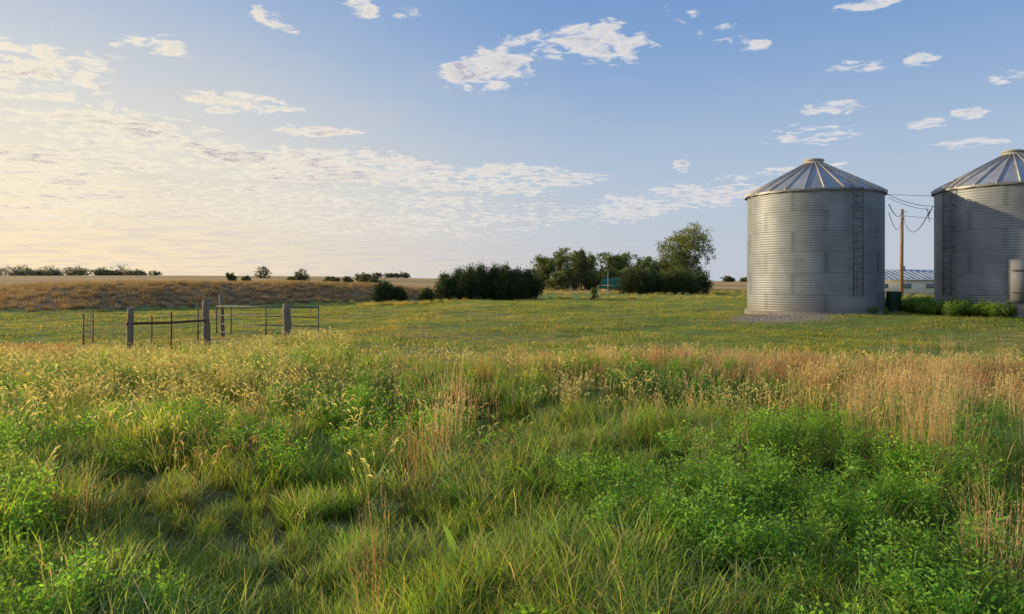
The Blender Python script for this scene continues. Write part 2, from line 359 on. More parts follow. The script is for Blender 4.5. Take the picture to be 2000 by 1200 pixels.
bunch(3.4,5.9,.28,.25,10,[0,1,2],.75,1.0); bunch(3.9,6.7,.3,.4,5,[0,1,2],.7,.9); bunch(5.0,8.4,.9,.5,6,[0,1,2],.5,.7)
bunch(-.5,6.7,.22,.25,5,[0,3,3],.75,1.0); bunch(-.75,5.4,.07,.2,4,3,.8,1.05); bunch(-1.95,5.9,.25,.25,5,4,.8,1.2); bunch(-.25,6.4,.25,.25,5,4,.8,1.1)
bunch(2.55,3.75,.12,.25,6,[0,3],.5,.7); bunch(.55,4.6,.2,.3,3,4,.6,.8); bunch(-.6,3.6,.1,.3,3,3,.5,.65)
bunch(2.3,9.8,1.4,.6,8,[0,1],.42,.58); bunch(1.9,5.9,.3,.3,3,3,.55,.75); bunch(-2.6,4.4,.3,.4,3,3,.4,.55); bunch(6.8,10.5,1.4,.7,9,[0,1,2],.45,.62)
bunch(8.8,14.5,1.2,.5,8,[0,1,2],.42,.58); bunch(-1.5,10.5,.8,.6,7,[0,3],.4,.6); bunch(1.6,7.4,.5,.5,4,3,.5,.65); bunch(-3.4,8.5,.8,.8,5,3,.45,.6); bunch(4.2,4.9,.4,.5,4,4,.6,.9)
B=np.array(B)
scatter('bluestem_grass',Tp,z3(B[:,0],B[:,1]),B[:,3],idx=B[:,2].astype(int))
Bp=[p_broad(i) for i in range(3)]
x,y=pts_box(380,-10,12,2.8,12);k=in_view(x,y,0)&(R.random(len(x))<.35);x,y=x[k],y[k]
scatter('broadleaf_dock',Bp,z3(x,y,.03),R.uniform(.7,1.2,len(x)))
# mown field
Sp=[p_grass(30+i,n=40,L=(.05,.12),w=.009,rad=.26,c0=(.06,.10,.025),c1=(.25,.34,.075),dryfrac=.14,mat=M_short,t0=(0,.9),bd=(.2,1.2)) for i in range(3)]+[p_grass(34,n=40,L=(.05,.13),w=.008,rad=.26,c0=(.2,.16,.07),c1=(.46,.38,.18),mat=M_short,t0=(0,.9),bd=(.2,1.2))]
x=R.uniform(-1,1,42000);y=11+52*R.uniform(0,1,42000)**1.35;x=x*(.74*y+2)
k=(y>ytall(x)-.8)&(damf(x,y)<.1)&(((x-13.1)**2+(y-32.1)**2)>3.0**2)&(((x-20.1)**2+(y-29.7)**2)>3.0**2)&(gravm(x,y)<.3+.6*R.random(len(x)))
x,y=x[k],y[k]; pq=.5+.5*n2(x*.35,y*.55,3); pr_=.5+.5*n2(x*.16,y*.62,9)
ix=np.where(R.random(len(x))<.05+.28*sm(.5,.9,pq)+.3*sm(.6,.85,pr_),3,R.integers(0,3,len(x)))
scatter('mown_grass',Sp,z3(x,y),(.7+y/80)*R.uniform(.6,1.3,len(x))*(.65+.7*sm(.3,.8,.5+.5*n2(x*.9,y*1.2,31))),idx=ix);print('mown',len(x))
Hp=[p_grass(40+i,n=50,L=(.3,.6),w=.016,rad=.35,c0=(.18,.12,.07),c1=(.38,.27,.16),dryfrac=.2,mat=M_dry,bd=(.2,1.2)) for i in range(3)]
x,y=pts_box(18000,-48,2,34,95);d=damf(x,y);sA=(x+32)*.811-(y-50)*.584
k=(d>.1)&(sA>-12);x,y=x[k],y[k];scatter('dry_hill_grass',Hp,z3(x,y),R.uniform(.4,.8,len(x)));print('dam',len(x))
Mp=[p_grass(50+i,n=60,L=(.3,.6),w=.016,rad=.35,c0=(.10,.14,.035),c1=(.36,.39,.11),dryfrac=.3,mat=M_short,bd=(.2,1.2)) for i in range(3)]
x=R.uniform(-40,75,8000);y=R.uniform(58,118,8000)
k=(damf(x,y)<.1)&(np.abs(x)<.75*y)&(R.random(8000)<sm(.35,.75,.5+.5*n2(x*.12,y*.35,23)));x,y=x[k],y[k]
xa=R.normal(-8.3,1.6,120);ya=R.normal(57,.8,120);x=np.concatenate([x,xa]);y=np.concatenate([y,ya])
scatter('field_margin_grass',Mp,z3(x,y),R.uniform(.4,.85,len(x)))
# ------------------------------------------------ trees
def crown(mb,g,lobes,n,cl,leaf,c0,c1,up=.2,mat=0,zmin=None,inner=.55):
    vol=np.array([l[3]*l[4]*l[5] for l in lobes])**.67;pr=vol/vol.sum()
    zb=min(l[2]-l[5] for l in lobes);zt=max(l[2]+l[5] for l in lobes)
    nc=n//cl
    li=g.choice(len(lobes),nc,p=pr);Lb=np.array(lobes)[li]
    d=g.normal(size=(nc,3));d/=np.linalg.norm(d,axis=1,keepdims=True)
    r=(inner+(1-inner)*g.random(nc)**.5)*(1+.16*g.normal(size=nc))
    Cc=Lb[:,:3]+d*r[:,None]*Lb[:,3:6]
    cv=g.uniform(.55,1.35,nc)
    rr=.17*np.mean(Lb[:,3:6],axis=1)
    P=np.repeat(Cc,cl,0)+g.normal(size=(nc*cl,3))*np.repeat(rr,cl)[:,None]*[1,1,.7]
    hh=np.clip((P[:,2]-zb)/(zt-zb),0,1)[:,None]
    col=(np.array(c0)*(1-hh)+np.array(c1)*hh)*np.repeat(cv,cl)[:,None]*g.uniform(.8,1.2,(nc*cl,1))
    D=g.normal(size=(nc*cl,3));D[:,2]+=up
    if zmin is not None:
        k=P[:,2]>zmin;P,D,col=P[k],D[k],col[k]
    leaves(mb,g,P,D,leaf*g.uniform(.7,1.3,len(P)),leaf*.6*g.uniform(.7,1.3,len(P)),col,mat)
def decid(name,x,y,H,Wd,seed,n=9000,leaf=.22,c0=(.05,.07,.025),c1=(.15,.20,.06),nl=9,low=.2,openn=False):
    g=np.random.default_rng(seed);z=float(h(x,y));mb=MB();lobes=[]
    for i in range(nl):
        a=g.uniform(0,2*np.pi);f=i/(nl-1) if nl>1 else .5
        zz=H*(low+.12+(.86-low-.12)*f); rad=Wd*.5*(.62 if openn else .5)*math.sin(math.pi*(.18+.68*f))**.6*g.uniform(.5,1.1)
        s=Wd*(.20 if openn else .27)*g.uniform(.8,1.2)
        lobes.append((rad*math.cos(a),rad*math.sin(a),zz,s,s,s*.8))
    lobes.append((0,0,H*.88,Wd*.17,Wd*.17,H*.11))
    crown(mb,g,lobes,n,28,leaf,c0,c1,0,0)
    tr=H*.028
    tube(mb,[(0,0,-.3),(.02*H*g.normal(),.0,H*.25),(0,0,H*.55),(0,0,H*.85)],[tr*1.3,tr,tr*.6,tr*.15],8,(.10,.085,.07),1)
    for l in lobes[:-1]:
        b=np.array([0,0,max(H*.15,l[2]*.5)]);e=np.array(l[:3]);mid=(b+e)/2+[0,0,-.03*H]
        tube(mb,[b,mid,e],[tr*.45,tr*.3,tr*.08],6,(.10,.085,.07),1)
    return mb.out(name,[M_tree,M_bark],loc=(x,y,z))
def cedar(name,x,y,H,Wd,seed,n=7000,spires=5,leaf=.17,c0=(.024,.04,.018),c1=(.075,.11,.042),roundness=0.5):
    g=np.random.default_rng(seed);z=float(h(x,y));mb=MB()
    sp=[(0,0,H,Wd*.5)]
    for i in range(spires-1):
        a=g.uniform(0,2*np.pi);r=Wd*g.uniform(.12,.34);sp.append((r*math.cos(a),r*math.sin(a)*.8,H*g.uniform(.62,.95),Wd*g.uniform(.24,.36)))
    cl=22
    for (sx,sy,sh,sr) in sp:
        nc=max(8,int(n/len(sp)/cl))
        t=g.random(nc)**.8; prof=(1-t**(1.2+2.2*roundness))**(.85)*(.75+.25*np.minimum(1,t/.15))
        a=g.uniform(0,2*np.pi,nc);rr=sr*prof*(.55+.45*g.random(nc)**.5)*g.uniform(.85,1.18,nc)
        Cc=np.stack([sx+rr*np.cos(a),sy+rr*np.sin(a),t*sh*.95+.05],1)
        P=np.repeat(Cc,cl,0)+g.normal(size=(nc*cl,3))*[.10*Wd**.5,.10*Wd**.5,.14*Wd**.5]
        out=np.repeat(np.stack([np.cos(a),np.sin(a),np.ones(nc)*1.5],1),cl,0)+g.normal(size=(nc*cl,3))*.6
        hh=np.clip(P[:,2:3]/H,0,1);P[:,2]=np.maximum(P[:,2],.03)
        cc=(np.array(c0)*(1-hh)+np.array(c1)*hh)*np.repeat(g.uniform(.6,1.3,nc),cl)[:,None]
        leaves(mb,g,P,out,leaf*g.uniform(.7,1.5,len(P)),leaf*.4,cc,0)
        ns=14;tp=np.tile([sx,sy,sh*.93],(ns,1))+g.normal(size=(ns,3))*[.06,.06,.08]
        leaves(mb,g,tp,np.tile([0,0,1.],(ns,1))+g.normal(size=(ns,3))*.25,leaf*2,leaf*.35,np.tile(c1,(ns,1)),0)
        tube(mb,[(sx,sy,-.2),(sx,sy,sh*.9)],[.05*sh/3+.03,.01],6,(.09,.06,.04),1)
    return mb.out(name,[M_cedar,M_bark],loc=(x,y,z))
for i,(px,H,Wd) in enumerate([(-5.75,2.2,2.1),(-4.6,2.6,2.2),(-3.5,2.7,2.2),(-2.5,2.95,2.0),(-1.5,2.8,2.0),(-.5,2.85,1.9),(.5,2.5,1.9),(1.5,2.45,1.8)]):
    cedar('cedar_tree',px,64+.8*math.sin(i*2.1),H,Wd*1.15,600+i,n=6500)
cedar('cedar_shrub',-10.3,60,1.65,1.7,620,4500,4);cedar('cedar_shrub',-9.4,60.5,1.1,1.5,621,3500,3,c1=(.085,.11,.04))
cedar('cedar_shrub',-7.0,61,.9,1.1,622,2000,3)
cedar('cedar_tree',14.9,88,3.2,4.2,630,11000,9,roundness=1.3,leaf=.2);cedar('cedar_tree',16.8,90,2.7,2.8,632,6000,5,roundness=1.3,leaf=.2)
cedar('cedar_tree',20.0,88,3.1,4.0,631,11000,9,roundness=1.3,leaf=.2,c1=(.10,.13,.045));cedar('cedar_tree',22.3,90,2.7,3.4,633,8000,7,roundness=1.3,leaf=.2,c1=(.10,.13,.045))
gr=[(5.2,122,5.4,4.6),(8.3,126,6.7,5.2),(11.2,130,6.6,4.5),(16.6,127,6.2,5.5),(19.8,130,6.2,5.5),(23.4,128,5.7,5),(14.0,133,6.0,5),(21.5,122,4.4,4.5),(26.2,124,4.6,5)]
for i,(x_,y_,H,Wd) in enumerate(gr):
    decid('deciduous_tree',x_,y_,H,Wd,700+i,7000,.26,low=.1,c1=(.20,.25,.08) if i%2 else (.17,.22,.07))
cedar('spruce_tree',11.0,117,6.2,3.6,720,8000,1,leaf=.25,roundness=0,c0=(.035,.05,.028),c1=(.11,.135,.06))
for i,(x_,y_,H,Wd) in enumerate([(7.2,118,2.6,4),(12.5,117,3.0,4),(17.8,117,3.4,4.2),(20.3,116,3.3,4.4),(24.2,118,2.9,4.0)]):
    decid('shrub',x_,y_,H,Wd,740+i,4000,.24,nl=6,low=-.05)
decid('cottonwood_tree',27.9,120,10.3,10.0,760,15000,.27,c0=(.08,.105,.035),c1=(.25,.29,.10),nl=17,low=.12,openn=True)
decid('small_tree',6.7,60,.95,1.1,761,1200,.1,nl=4,low=.05,c1=(.16,.2,.06))
for i,(x_,y_,H,Wd) in enumerate([(-84,250,3.6,6.2),(-51,180,2.7,4.6),(-69,182,2.3,2.8),(-60,168,1.8,2.4),(-49,165,1.6,2.2),(-41,165,1.6,2.4),(-30,150,2.4,3.8),(-27.5,148,2.2,3.4),(-38,160,1.6,3.6),(-34,152,1.6,3)]):
    decid('field_tree',x_,y_,H,Wd,780+i,2600,.3,nl=6,low=.08,c0=(.06,.075,.045),c1=(.15,.165,.08))  # greyer leaf colours carry a little painted distance haze
def treeline(name,x0,x1,y0,H,n,seed):
    g=np.random.default_rng(seed);mb=MB()
    for i in range(n):
        f=(i+g.uniform(-.3,.3))/n; x_=x0+(x1-x0)*f; yy=y0+g.uniform(-12,12);z=float(h(x_,yy));Hh=H*g.uniform(.6,1.1)
        crown(mb,g,[(x_,yy,z+Hh*.5,Hh*.75,Hh*.6,Hh*.5),(x_+Hh*.4,yy,z+Hh*.35,Hh*.7,Hh*.6,Hh*.4)],900,20,.7,(.09,.105,.085),(.16,.17,.12))  # aerial haze put into the leaf colours, lightened and greyed
    return mb.out(name,[M_tree])
treeline('distant_treeline',-390,-253,500,7.2,42,801);treeline('distant_treeline',-250,-232,480,4.8,5,802);treeline('distant_treeline',-95,-70,520,4.5,6,803);treeline('distant_treeline',128,150,440,3.2,9,804)
# ------------------------------------------------ grain bins
def grain_bin(x,y,Rd,Hw,ladder_az,door_az=None,seed=1,capcol=(.45,.43,.38)):
    g=np.random.default_rng(seed);z0=float(h(x,y))-.02
    root=empty('grain_bin',(x,y,z0));S=112
    nr=int(Hw/.1)*4; zs=np.linspace(.12,Hw,nr+1); an=np.arange(S+1)*2*np.pi/S
    rr=Rd+.007*np.sin(zs/.1*2*np.pi)
    ZZ,AA=np.meshgrid(zs,an,indexing='ij');RR=np.repeat(rr[:,None],S+1,1)
    Vw=np.stack([RR*np.cos(AA),RR*np.sin(AA),ZZ],-1).reshape(-1,3)
    i=(np.arange(nr)[:,None]*(S+1)+np.arange(S)[None,:]).ravel();Fw=np.stack([i,i+1,i+S+2,i+S+1],1)
    ring=np.minimum((ZZ/ (Hw/6)).astype(int),6);sheet=((AA+ring*.45)/(2*np.pi/7)).astype(int)%7
    tb=g.uniform(.91,1.05,(8,8));val=tb[ring,sheet]
    seam=np.abs(((ZZ/(Hw/6))%1)-.5)>.485; val=np.where(seam,val*.72,val)
    fr=((AA+ring*.45)/(2*np.pi/7))%1; val=np.where((fr<.012),val*.7,val)
    base=np.array([.245,.265,.298]);Cw=(val[...,None]*base).reshape(-1,3)
    lo=sm(.6,.12,ZZ).reshape(-1,1);Cw=Cw*(1-.4*lo)+np.array([.2,.14,.09])*.4*lo
    mk('wall',Vw,Fw,M_galv,col=Cw,smooth=True,parent=root)
    mb=MB();Sx=64;a=np.arange(Sx)*2*np.pi/Sx;rf=Rd+.12
    Vf=np.vstack([np.stack([rf*np.cos(a),rf*np.sin(a),np.full(Sx,-.5)],1),np.stack([rf*np.cos(a),rf*np.sin(a),np.full(Sx,.11)],1),np.stack([(Rd-.3)*np.cos(a),(Rd-.3)*np.sin(a),np.full(Sx,.118)],1)])
    Ff=[[q+o,(q+1)%Sx+o,(q+1)%Sx+Sx+o,q+Sx+o] for o in (0,Sx) for q in range(Sx)]
    mb.add(Vf,Ff,(.22,.2,.17));mb.out('foundation',[M_conc],parent=root)
    nrb=24;RO=Rd+.10;rise=RO*.54;rt=.36;mb=MB();kk=nrb*6
    a=np.arange(kk)*2*np.pi/kk
    def rz(r): return Hw+.03+ (RO-r)/(RO-rt)*rise*(1-rt/RO)
    rings=[RO,RO*.8,RO*.55,RO*.33,rt];Vr=[]
    pan=g.uniform(.82,1.08,nrb)
    for r in rings: Vr.append(np.stack([r*np.cos(a),r*np.sin(a),np.full(kk,rz(r))-.012*np.abs(np.cos(a*nrb/2))],1))
    Vr=np.vstack(Vr);Fr=[[q+o*kk,(q+1)%kk+o*kk,(q+1)%kk+(o+1)*kk,q+(o+1)*kk] for o in range(4) for q in range(kk)]
    cr=np.tile((pan[(np.arange(kk)//6)])[:,None]*np.array([.38,.385,.40]),(5,1));mb.add(Vr,Fr,cr)
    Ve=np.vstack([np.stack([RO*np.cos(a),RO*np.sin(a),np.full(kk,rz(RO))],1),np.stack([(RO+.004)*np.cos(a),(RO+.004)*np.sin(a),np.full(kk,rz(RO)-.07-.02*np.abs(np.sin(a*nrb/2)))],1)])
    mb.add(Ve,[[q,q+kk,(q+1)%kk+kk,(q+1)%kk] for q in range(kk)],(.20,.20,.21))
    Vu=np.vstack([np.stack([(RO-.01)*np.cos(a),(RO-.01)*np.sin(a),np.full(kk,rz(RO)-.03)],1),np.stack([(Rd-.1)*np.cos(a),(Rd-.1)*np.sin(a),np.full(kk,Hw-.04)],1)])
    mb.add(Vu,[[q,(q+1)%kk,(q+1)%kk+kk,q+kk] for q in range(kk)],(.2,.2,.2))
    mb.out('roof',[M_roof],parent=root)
    mb=MB()
    for q in range(nrb):
        t=q*2*np.pi/nrb+.01;c,s=math.cos(t),math.sin(t)
        pr=np.array([[RO+.015,rz(RO)],[rt,rz(rt)]]);w=.026;hh=.065
        Vq=[]
        for (r,z) in pr:
            for (dw,dz) in((-w,-.01),(-w*.6,hh),(w*.6,hh),(w,-.01)):
                Vq.append([r*c-dw*s,r*s+dw*c,z+dz])
        mb.add(Vq,[[0,1,5,4],[1,2,6,5],[2,3,7,6],[0,3,2,1],[4,5,6,7]],(.50,.46,.40))
    mb.out('roof_ribs',[M_roof],parent=root)
    mb=MB();zt=rz(rt)
    prof=[(rt+.03,zt-.06),(rt+.03,zt+.10),(rt-.02,zt+.11),(rt-.03,zt+.13),(rt+.06,zt+.135),(rt+.06,zt+.18),(rt-.05,zt+.22),(.02,zt+.27)]
    Sx=32;a=np.arange(Sx)*2*np.pi/Sx
    Vc=np.vstack([np.stack([r*np.cos(a),r*np.sin(a),np.full(Sx,z)],1) for r,z in prof])
    Fc=[[q+o*Sx,(q+1)%Sx+o*Sx,(q+1)%Sx+(o+1)*Sx,q+(o+1)*Sx] for o in range(len(prof)-1) for q in range(Sx)]
    mb.add(Vc,Fc,capcol);mb.out('roof_cap',[M_paint],parent=root)
    mb=MB();t=ladder_az;n_=np.array([math.cos(t),math.sin(t),0]);s_=np.array([-math.sin(t),math.cos(t),0]);colr=(.12,.11,.11)
    zb=.75;zt2=Hw+.02
    for sg in(-.21,.21):
        p0=n_*(Rd+.17)+s_*sg;tube(mb,[p0+[0,0,zb],p0+[0,0,zt2]],.022,6,colr)
        pt=n_*(Rd-.45)+s_*sg; tube(mb,[p0+[0,0,zt2],pt+[0,0,rz(Rd-.45)+.12]],.02,6,colr)
    zz=zb+.1
    while zz<zt2: tube(mb,[n_*(Rd+.17)+s_*-.21+[0,0,zz],n_*(Rd+.17)+s_*.21+[0,0,zz]],.014,6,colr);zz+=.3
    zz=zb+.3
    while zz<zt2:
        for sg in(-.21,.21): tube(mb,[n_*(Rd-.02)+s_*sg+[0,0,zz],n_*(Rd+.17)+s_*sg+[0,0,zz]],.016,6,colr)
        zz+=.82
    mb.out('ladder',[M_rust],parent=root)
    if door_az is not None:
        mb=MB();t=door_az;n_=np.array([math.cos(t),math.sin(t),0]);r=t-math.pi/2
        box(mb,n_*(Rd+.01)+[0,0,1.35],(.80,.10,1.62),(.16,.17,.19),0,r)
        box(mb,n_*(Rd+.075)+[0,0,1.35],(.66,.06,1.46),(.20,.21,.235),0,r)
        box(mb,n_*(Rd+.12)+[0,0,1.75],(.6,.03,.06),(.12,.12,.12),0,r);box(mb,n_*(Rd+.12)+[0,0,.95],(.6,.03,.06),(.12,.12,.12),0,r)
        mb.out('access_door',[M_paint],parent=root)
    return root
grain_bin(13.1,32.1,2.76,5.05,math.radians(281.5),None,3)
grain_bin(20.15,29.75,2.76,5.0,math.radians(188),math.radians(241),5,(.42,.40,.35))
g=np.random.default_rng(9)
gx=g.normal(10.5,1.1,1300);gy=g.normal(28.8,1.2,1300)
k=((gx-13.1)**2+(gy-32.1)**2)>2.95**2;gx,gy=gx[k],gy[k]
n_=len(gx);r=g.uniform(.012,.045,n_)
o6=np.array([[1,0,0],[0,1,0],[-1,0,0],[0,-1,0],[0,0,.8],[0,0,-.8]])
Vg=(np.stack([gx,gy,h(gx,gy)],1)[:,None,:]+o6[None]*r[:,None,None]*g.uniform(.6,1.3,(n_,6,1)))
Ft=np.array([[0,1,4],[1,2,4],[2,3,4],[3,0,4],[1,0,5],[2,1,5],[3,2,5],[0,3,5]])
mk('gravel',Vg.reshape(-1,3),(Ft[None]+(np.arange(n_)*6)[:,None,None]).reshape(-1,3),M_conc,col=np.repeat(g.uniform(.16,.36,(n_,1))*np.array([1,.92,.82]),6,axis=0))
q=[]
for _ in range(420):
    t=R.uniform(0,2*np.pi);rr=R.uniform(2.9,4.0);q.append((20.15+rr*math.cos(t),29.75+rr*math.sin(t)))
for _ in range(200): q.append((R.uniform(15.5,18.5),R.uniform(27.4,33)))
for _ in range(30):
    t=R.uniform(-1.2,1.5);rr=R.uniform(2.95,3.5);q.append((13.1+rr*math.cos(t),32.1+rr*math.sin(t)))
q=np.array(q);k=((q[:,0]-13.1)**2+(q[:,1]-32.1)**2>2.9**2)&((q[:,0]-20.15)**2+(q[:,1]-29.75)**2>2.85**2)&~((np.abs(q[:,0]-18.6)<.6)&(q[:,1]<28))&~((np.abs(q[:,0]-15.6)<.6)&(q[:,1]<31.2));q=q[k]
Wb=[p_weed(60+i,leafL=.12,ns=8,ht=(.3,.7),c0=(.04,.06,.02),c1=(.17,.27,.06)) for i in range(3)]
scatter('weed_patch',Wb,z3(q[:,0],q[:,1]),R.uniform(.35,1.05,len(q)))
mb=MB();z=float(h(16.0,31.0))
tube(mb,[(0,0,0),(0,0,.04),(0,0,.28),(0,0,.30),(0,0,.56),(0,0,.58),(0,0,.84),(0,0,.88)],[.27,.285,.28,.295,.28,.295,.28,.285],20,(.015,.05,.03))
mb.out('barrel',[M_paint],loc=(16.0,31.0,z))
# ------------------------------------------------ fence + gate
fe=empty('livestock_fence',(0,0,0))
def post(name,x_,y_,top,r,seed,lean=(0,0)):
    g=np.random.default_rng(seed);mb=MB();b=float(h(x_,y_))-.4;zs=np.linspace(b,top,9)
    pts=[(x_+lean[0]*f+g.normal()*.010,y_+lean[1]*f+g.normal()*.010,z) for f,z in zip(np.linspace(0,1,9),zs)]
    tube(mb,pts,[r*(1.1-.18*f)*g.uniform(.92,1.08) for f in np.linspace(0,1,9)],10,(.20,.155,.115))
    mb.out(name,[M_wood],parent=fe)
post('wood_post_1',-9.02,17.4,1.0,.072,1,(.05,0));post('wood_post_2',-8.03,19.5,1.14,.09,2,(-.05,0));post('wood_post_3',-6.88,22.7,.93,.125,3,(-.04,0));post('wood_post_4',-9.55,24.5,1.2,.065,4,(-.09,0))
mb=MB();tube(mb,[(-9.02,17.3,.64),(-8.5,18.35,.6),(-8.03,19.4,.60)],.03,8,(.12,.06,.04));mb.out('pipe_rail',[M_rust],parent=fe)
def tpost(x_,y_,top,i):
    mb=MB();b=float(h(x_,y_))-.2
    box(mb,(x_,y_,(b+top)/2),(.045,.012,top-b),(.12,.07,.05));box(mb,(x_,y_+.022,(b+top)/2),(.012,.03,top-b-.01),(.12,.07,.05))
    mb.out('steel_post_%d'%i,[M_rust],parent=fe)
tp=[(-12.75,22,.65),(-15.3,27,.45),(-8.5,18.45,.86),(-9.34,22,1.0),(-11.9,21.0,.5),(-9.55,19.6,.7)]
for i,t in enumerate(tp): tpost(*t,i)
mb=MB()
def wires(a,b,top,nh=5,dz=.16,dv=.32):
    a=np.array(a);b=np.array(b);L_=np.linalg.norm(b-a)
    for j in range(nh):
        pts=[];
        for f in np.linspace(0,1,7):
            pts.append((*(a+(b-a)*f),top-dz*j+(-.05*math.sin(f*math.pi))+R.normal()*.008))
        tube(mb,pts,.0035,4,(.16,.12,.09),cap=False)
    for f in np.arange(0,1,dv/L_):
        p_=a+(b-a)*f;tube(mb,[(*p_,top-.03),(*p_,top-dz*(nh-1))],.0022,4,(.16,.12,.09),cap=False)
wires((-9.02,17.4),(-8.03,19.5),.78);wires((-12.75,22),(-9.02,17.4),.58);wires((-8.03,19.5),(-9.34,22),.85);wires((-9.34,22),(-9.55,24.5),.8);wires((-12.75,22),(-15.3,27),.42);wires((-9.34,22),(-12.75,22),.6)
mb.out('woven_wire',[M_rust],parent=fe)
ga=empty('metal_gate',(0,0,0));mb=MB();A=np.array([-9.75,24.4]);B2=np.array([-6.02,23.0])
gc=(.13,.12,.11)
for z in(.80,.50,.22,-0.05): tube(mb,[(*A,z),(*B2,z)],.026 if z>.7 else .017,8,gc)
for f in(0,.15,.5,1.0):
    p_=A+(B2-A)*f;tube(mb,[(*p_,.84 if f in(0,1.) else .8),(*p_,-.1)],.021,8,gc)
mb.out('gate_frame',[M_rust],parent=ga)
# ------------------------------------------------ buildings
cab=empty('small_cabin',(14.9,108,float(h(14.9,108))));mb=MB()
box(mb,(0,0,.45),(2.3,3,1.0),(.30,.22,.15));mb.out('walls',[M_plain],parent=cab)
mb=MB()
for sx in(-1,1):
    V_=[[0,-1.8,2.0],[0,1.8,2.0],[sx*1.55,1.8,.5],[sx*1.55,-1.8,.5],[0,-1.8,1.92],[0,1.8,1.92],[sx*1.5,1.8,.42],[sx*1.5,-1.8,.42]]
    mb.add(V_,[[0,1,2,3],[4,5,6,7],[0,3,7,4],[1,2,6,5],[3,2,6,7]],(.02,.13,.07))
mb.out('roof',[M_paint],parent=cab)
mb=MB();mb.add([[-1.14,-1.51,.9],[1.14,-1.51,.9],[.02,-1.51,1.95],[-.02,-1.51,1.95]],[[0,1,2,3]],(.28,.2,.14));box(mb,(0,-1.53,.45),(.7,.05,.85),(.08,.06,.05));mb.out('gable_and_door',[M_plain],parent=cab)
cab.rotation_euler=(0,0,math.radians(62))
mb=MB();tube(mb,[(0,0,-.3),(0,0,2.9)],[.07,.05],6,(.35,.33,.30));mb.out('wooden_pole',[M_bark],loc=(13.5,104,float(h(13.5,104))))
bx=44.5;by=84;bz=float(h(bx,by))-.1
bar=empty('long_farm_shed',(bx,by,bz));mb=MB()
box(mb,(0,0,.95),(16,7,1.9),(.72,.69,.60));mb.out('walls',[M_plain],parent=bar)
mb=MB()
for sy in(-1,1):
    mb.add([[-8.3,0,2.95],[8.3,0,2.95],[8.3,sy*3.9,1.85],[-8.3,sy*3.9,1.85],[-8.3,0,2.87],[8.3,0,2.87],[8.3,sy*3.9,1.78],[-8.3,sy*3.9,1.78]],[[0,1,2,3],[4,5,6,7],[3,2,6,7],[0,3,7,4],[1,2,6,5]],(.33,.40,.50))
for q in range(28):
    xx=-8.2+q*.6;tube(mb,[(xx,0,2.97),(xx,-3.88,1.87)],.03,4,(.27,.33,.42))
box(mb,(-.2,0,3.1),(.5,.5,.5),(.4,.42,.45))
mb.out('roof',[M_galv],parent=bar)
mb=MB()
for q in range(6): box(mb,(-6.5+q*2.5,-3.52,1.1),(.9,.05,.5),(.22,.24,.26))
mb.out('windows',[M_paint],parent=bar)
# ------------------------------------------------ pole & wires
pb=float(h(35.8,68))
up=empty('utility_pole',(35.8,68,pb));mb=MB()
tube(mb,[(0,0,-.5),(0.03,0,4),(.08,0,8.2-pb)],[.17,.15,.12],10,(.26,.16,.10));mb.out('pole',[M_wood],parent=up)
mb=MB();box(mb,(.08,-.16,7.5-pb),(.12,.2,.3),(.3,.3,.3));tube(mb,[(.08,-.1,8.0-pb),(.5,-.1,7.9-pb)],.03,6,(.3,.3,.3));mb.out('bracket',[M_paint],parent=up)
cu=empty('power_lines',(0,0,0));mb=MB()
def wire(a,b,sag,r=.014,n=14):
    a=np.array(a,float);b=np.array(b,float);pts=[]
    for f in np.linspace(0,1,n):
        p_=a+(b-a)*f;p_[2]-=sag*4*f*(1-f);pts.append(p_)
    tube(mb,pts,r,5,(.06,.06,.06),cap=False)
E=(15.75,31.0,5.25);Rb=(17.62,30.9,4.75)
wire(E,Rb,.12,.012);wire((15.8,31.0,5.1),(17.55,30.9,4.6),.10,.01);wire(E,(30,29.5,5.15),.15,.009)
wire((35.88,68,8.0),(15.85,31.1,4.85),.5,.02);wire((35.88,68,7.9),(17.5,31.0,4.55),1.3,.02);wire((35.88,68,7.4),(15.9,31.2,4.5),.9,.015)
wire((35.88,68,7.6),(80,85,8.5),.8,.02)
wire((17.6,30.9,4.75),(17.45,31.0,4.3),-.05,.016);wire((17.3,30.9,4.7),(17.5,31,4.1),-.1,.012)
mb.out('wires',[M_plain],parent=cu)
# ------------------------------------------------ world
w=bpy.data.worlds.new('World');sc.world=w;w.use_nodes=True;nt=w.node_tree;N=nt.nodes;L=nt.links;N.clear()
o=N.new('ShaderNodeOutputWorld');bg=N.new('ShaderNodeBackground');STR=.15;bg.inputs[1].default_value=STR;L.new(bg.outputs[0],o.inputs[0])
sky=N.new('ShaderNodeTexSky');sky.sky_type='NISHITA';sky.sun_disc=False;sky.sun_elevation=SUN_EL;sky.sun_rotation=SUN_AZ
sky.air_density=1.0;sky.dust_density=1.0;sky.ozone_density=1.5
def M(op,a,b=None,c=None,cl=False):
    n=N.new('ShaderNodeMath');n.operation=op;n.use_clamp=cl
    for i,v in enumerate((a,b,c)):
        if v is None: continue
        if isinstance(v,(int,float)): n.inputs[i].default_value=v
        else: L.new(v,n.inputs[i])
    return n.outputs[0]
def MR(v,a,b,c,d,t='SMOOTHSTEP'):
    n=N.new('ShaderNodeMapRange');n.interpolation_type=t
    for i,q in enumerate((v,a,b,c,d)):
        if isinstance(q,(int,float)): n.inputs[i].default_value=q
        else: L.new(q,n.inputs[i])
    return n.outputs[0]
def MIX(f,a,b,bt='MIX'):
    n=N.new('ShaderNodeMix');n.data_type='RGBA';n.blend_type=bt
    for i,q in ((0,f),(6,a),(7,b)):
        if isinstance(q,(int,float)): n.inputs[i].default_value=q
        elif isinstance(q,tuple): n.inputs[i].default_value=(*q,1)
        else: L.new(q,n.inputs[i])
    return n.outputs[2]
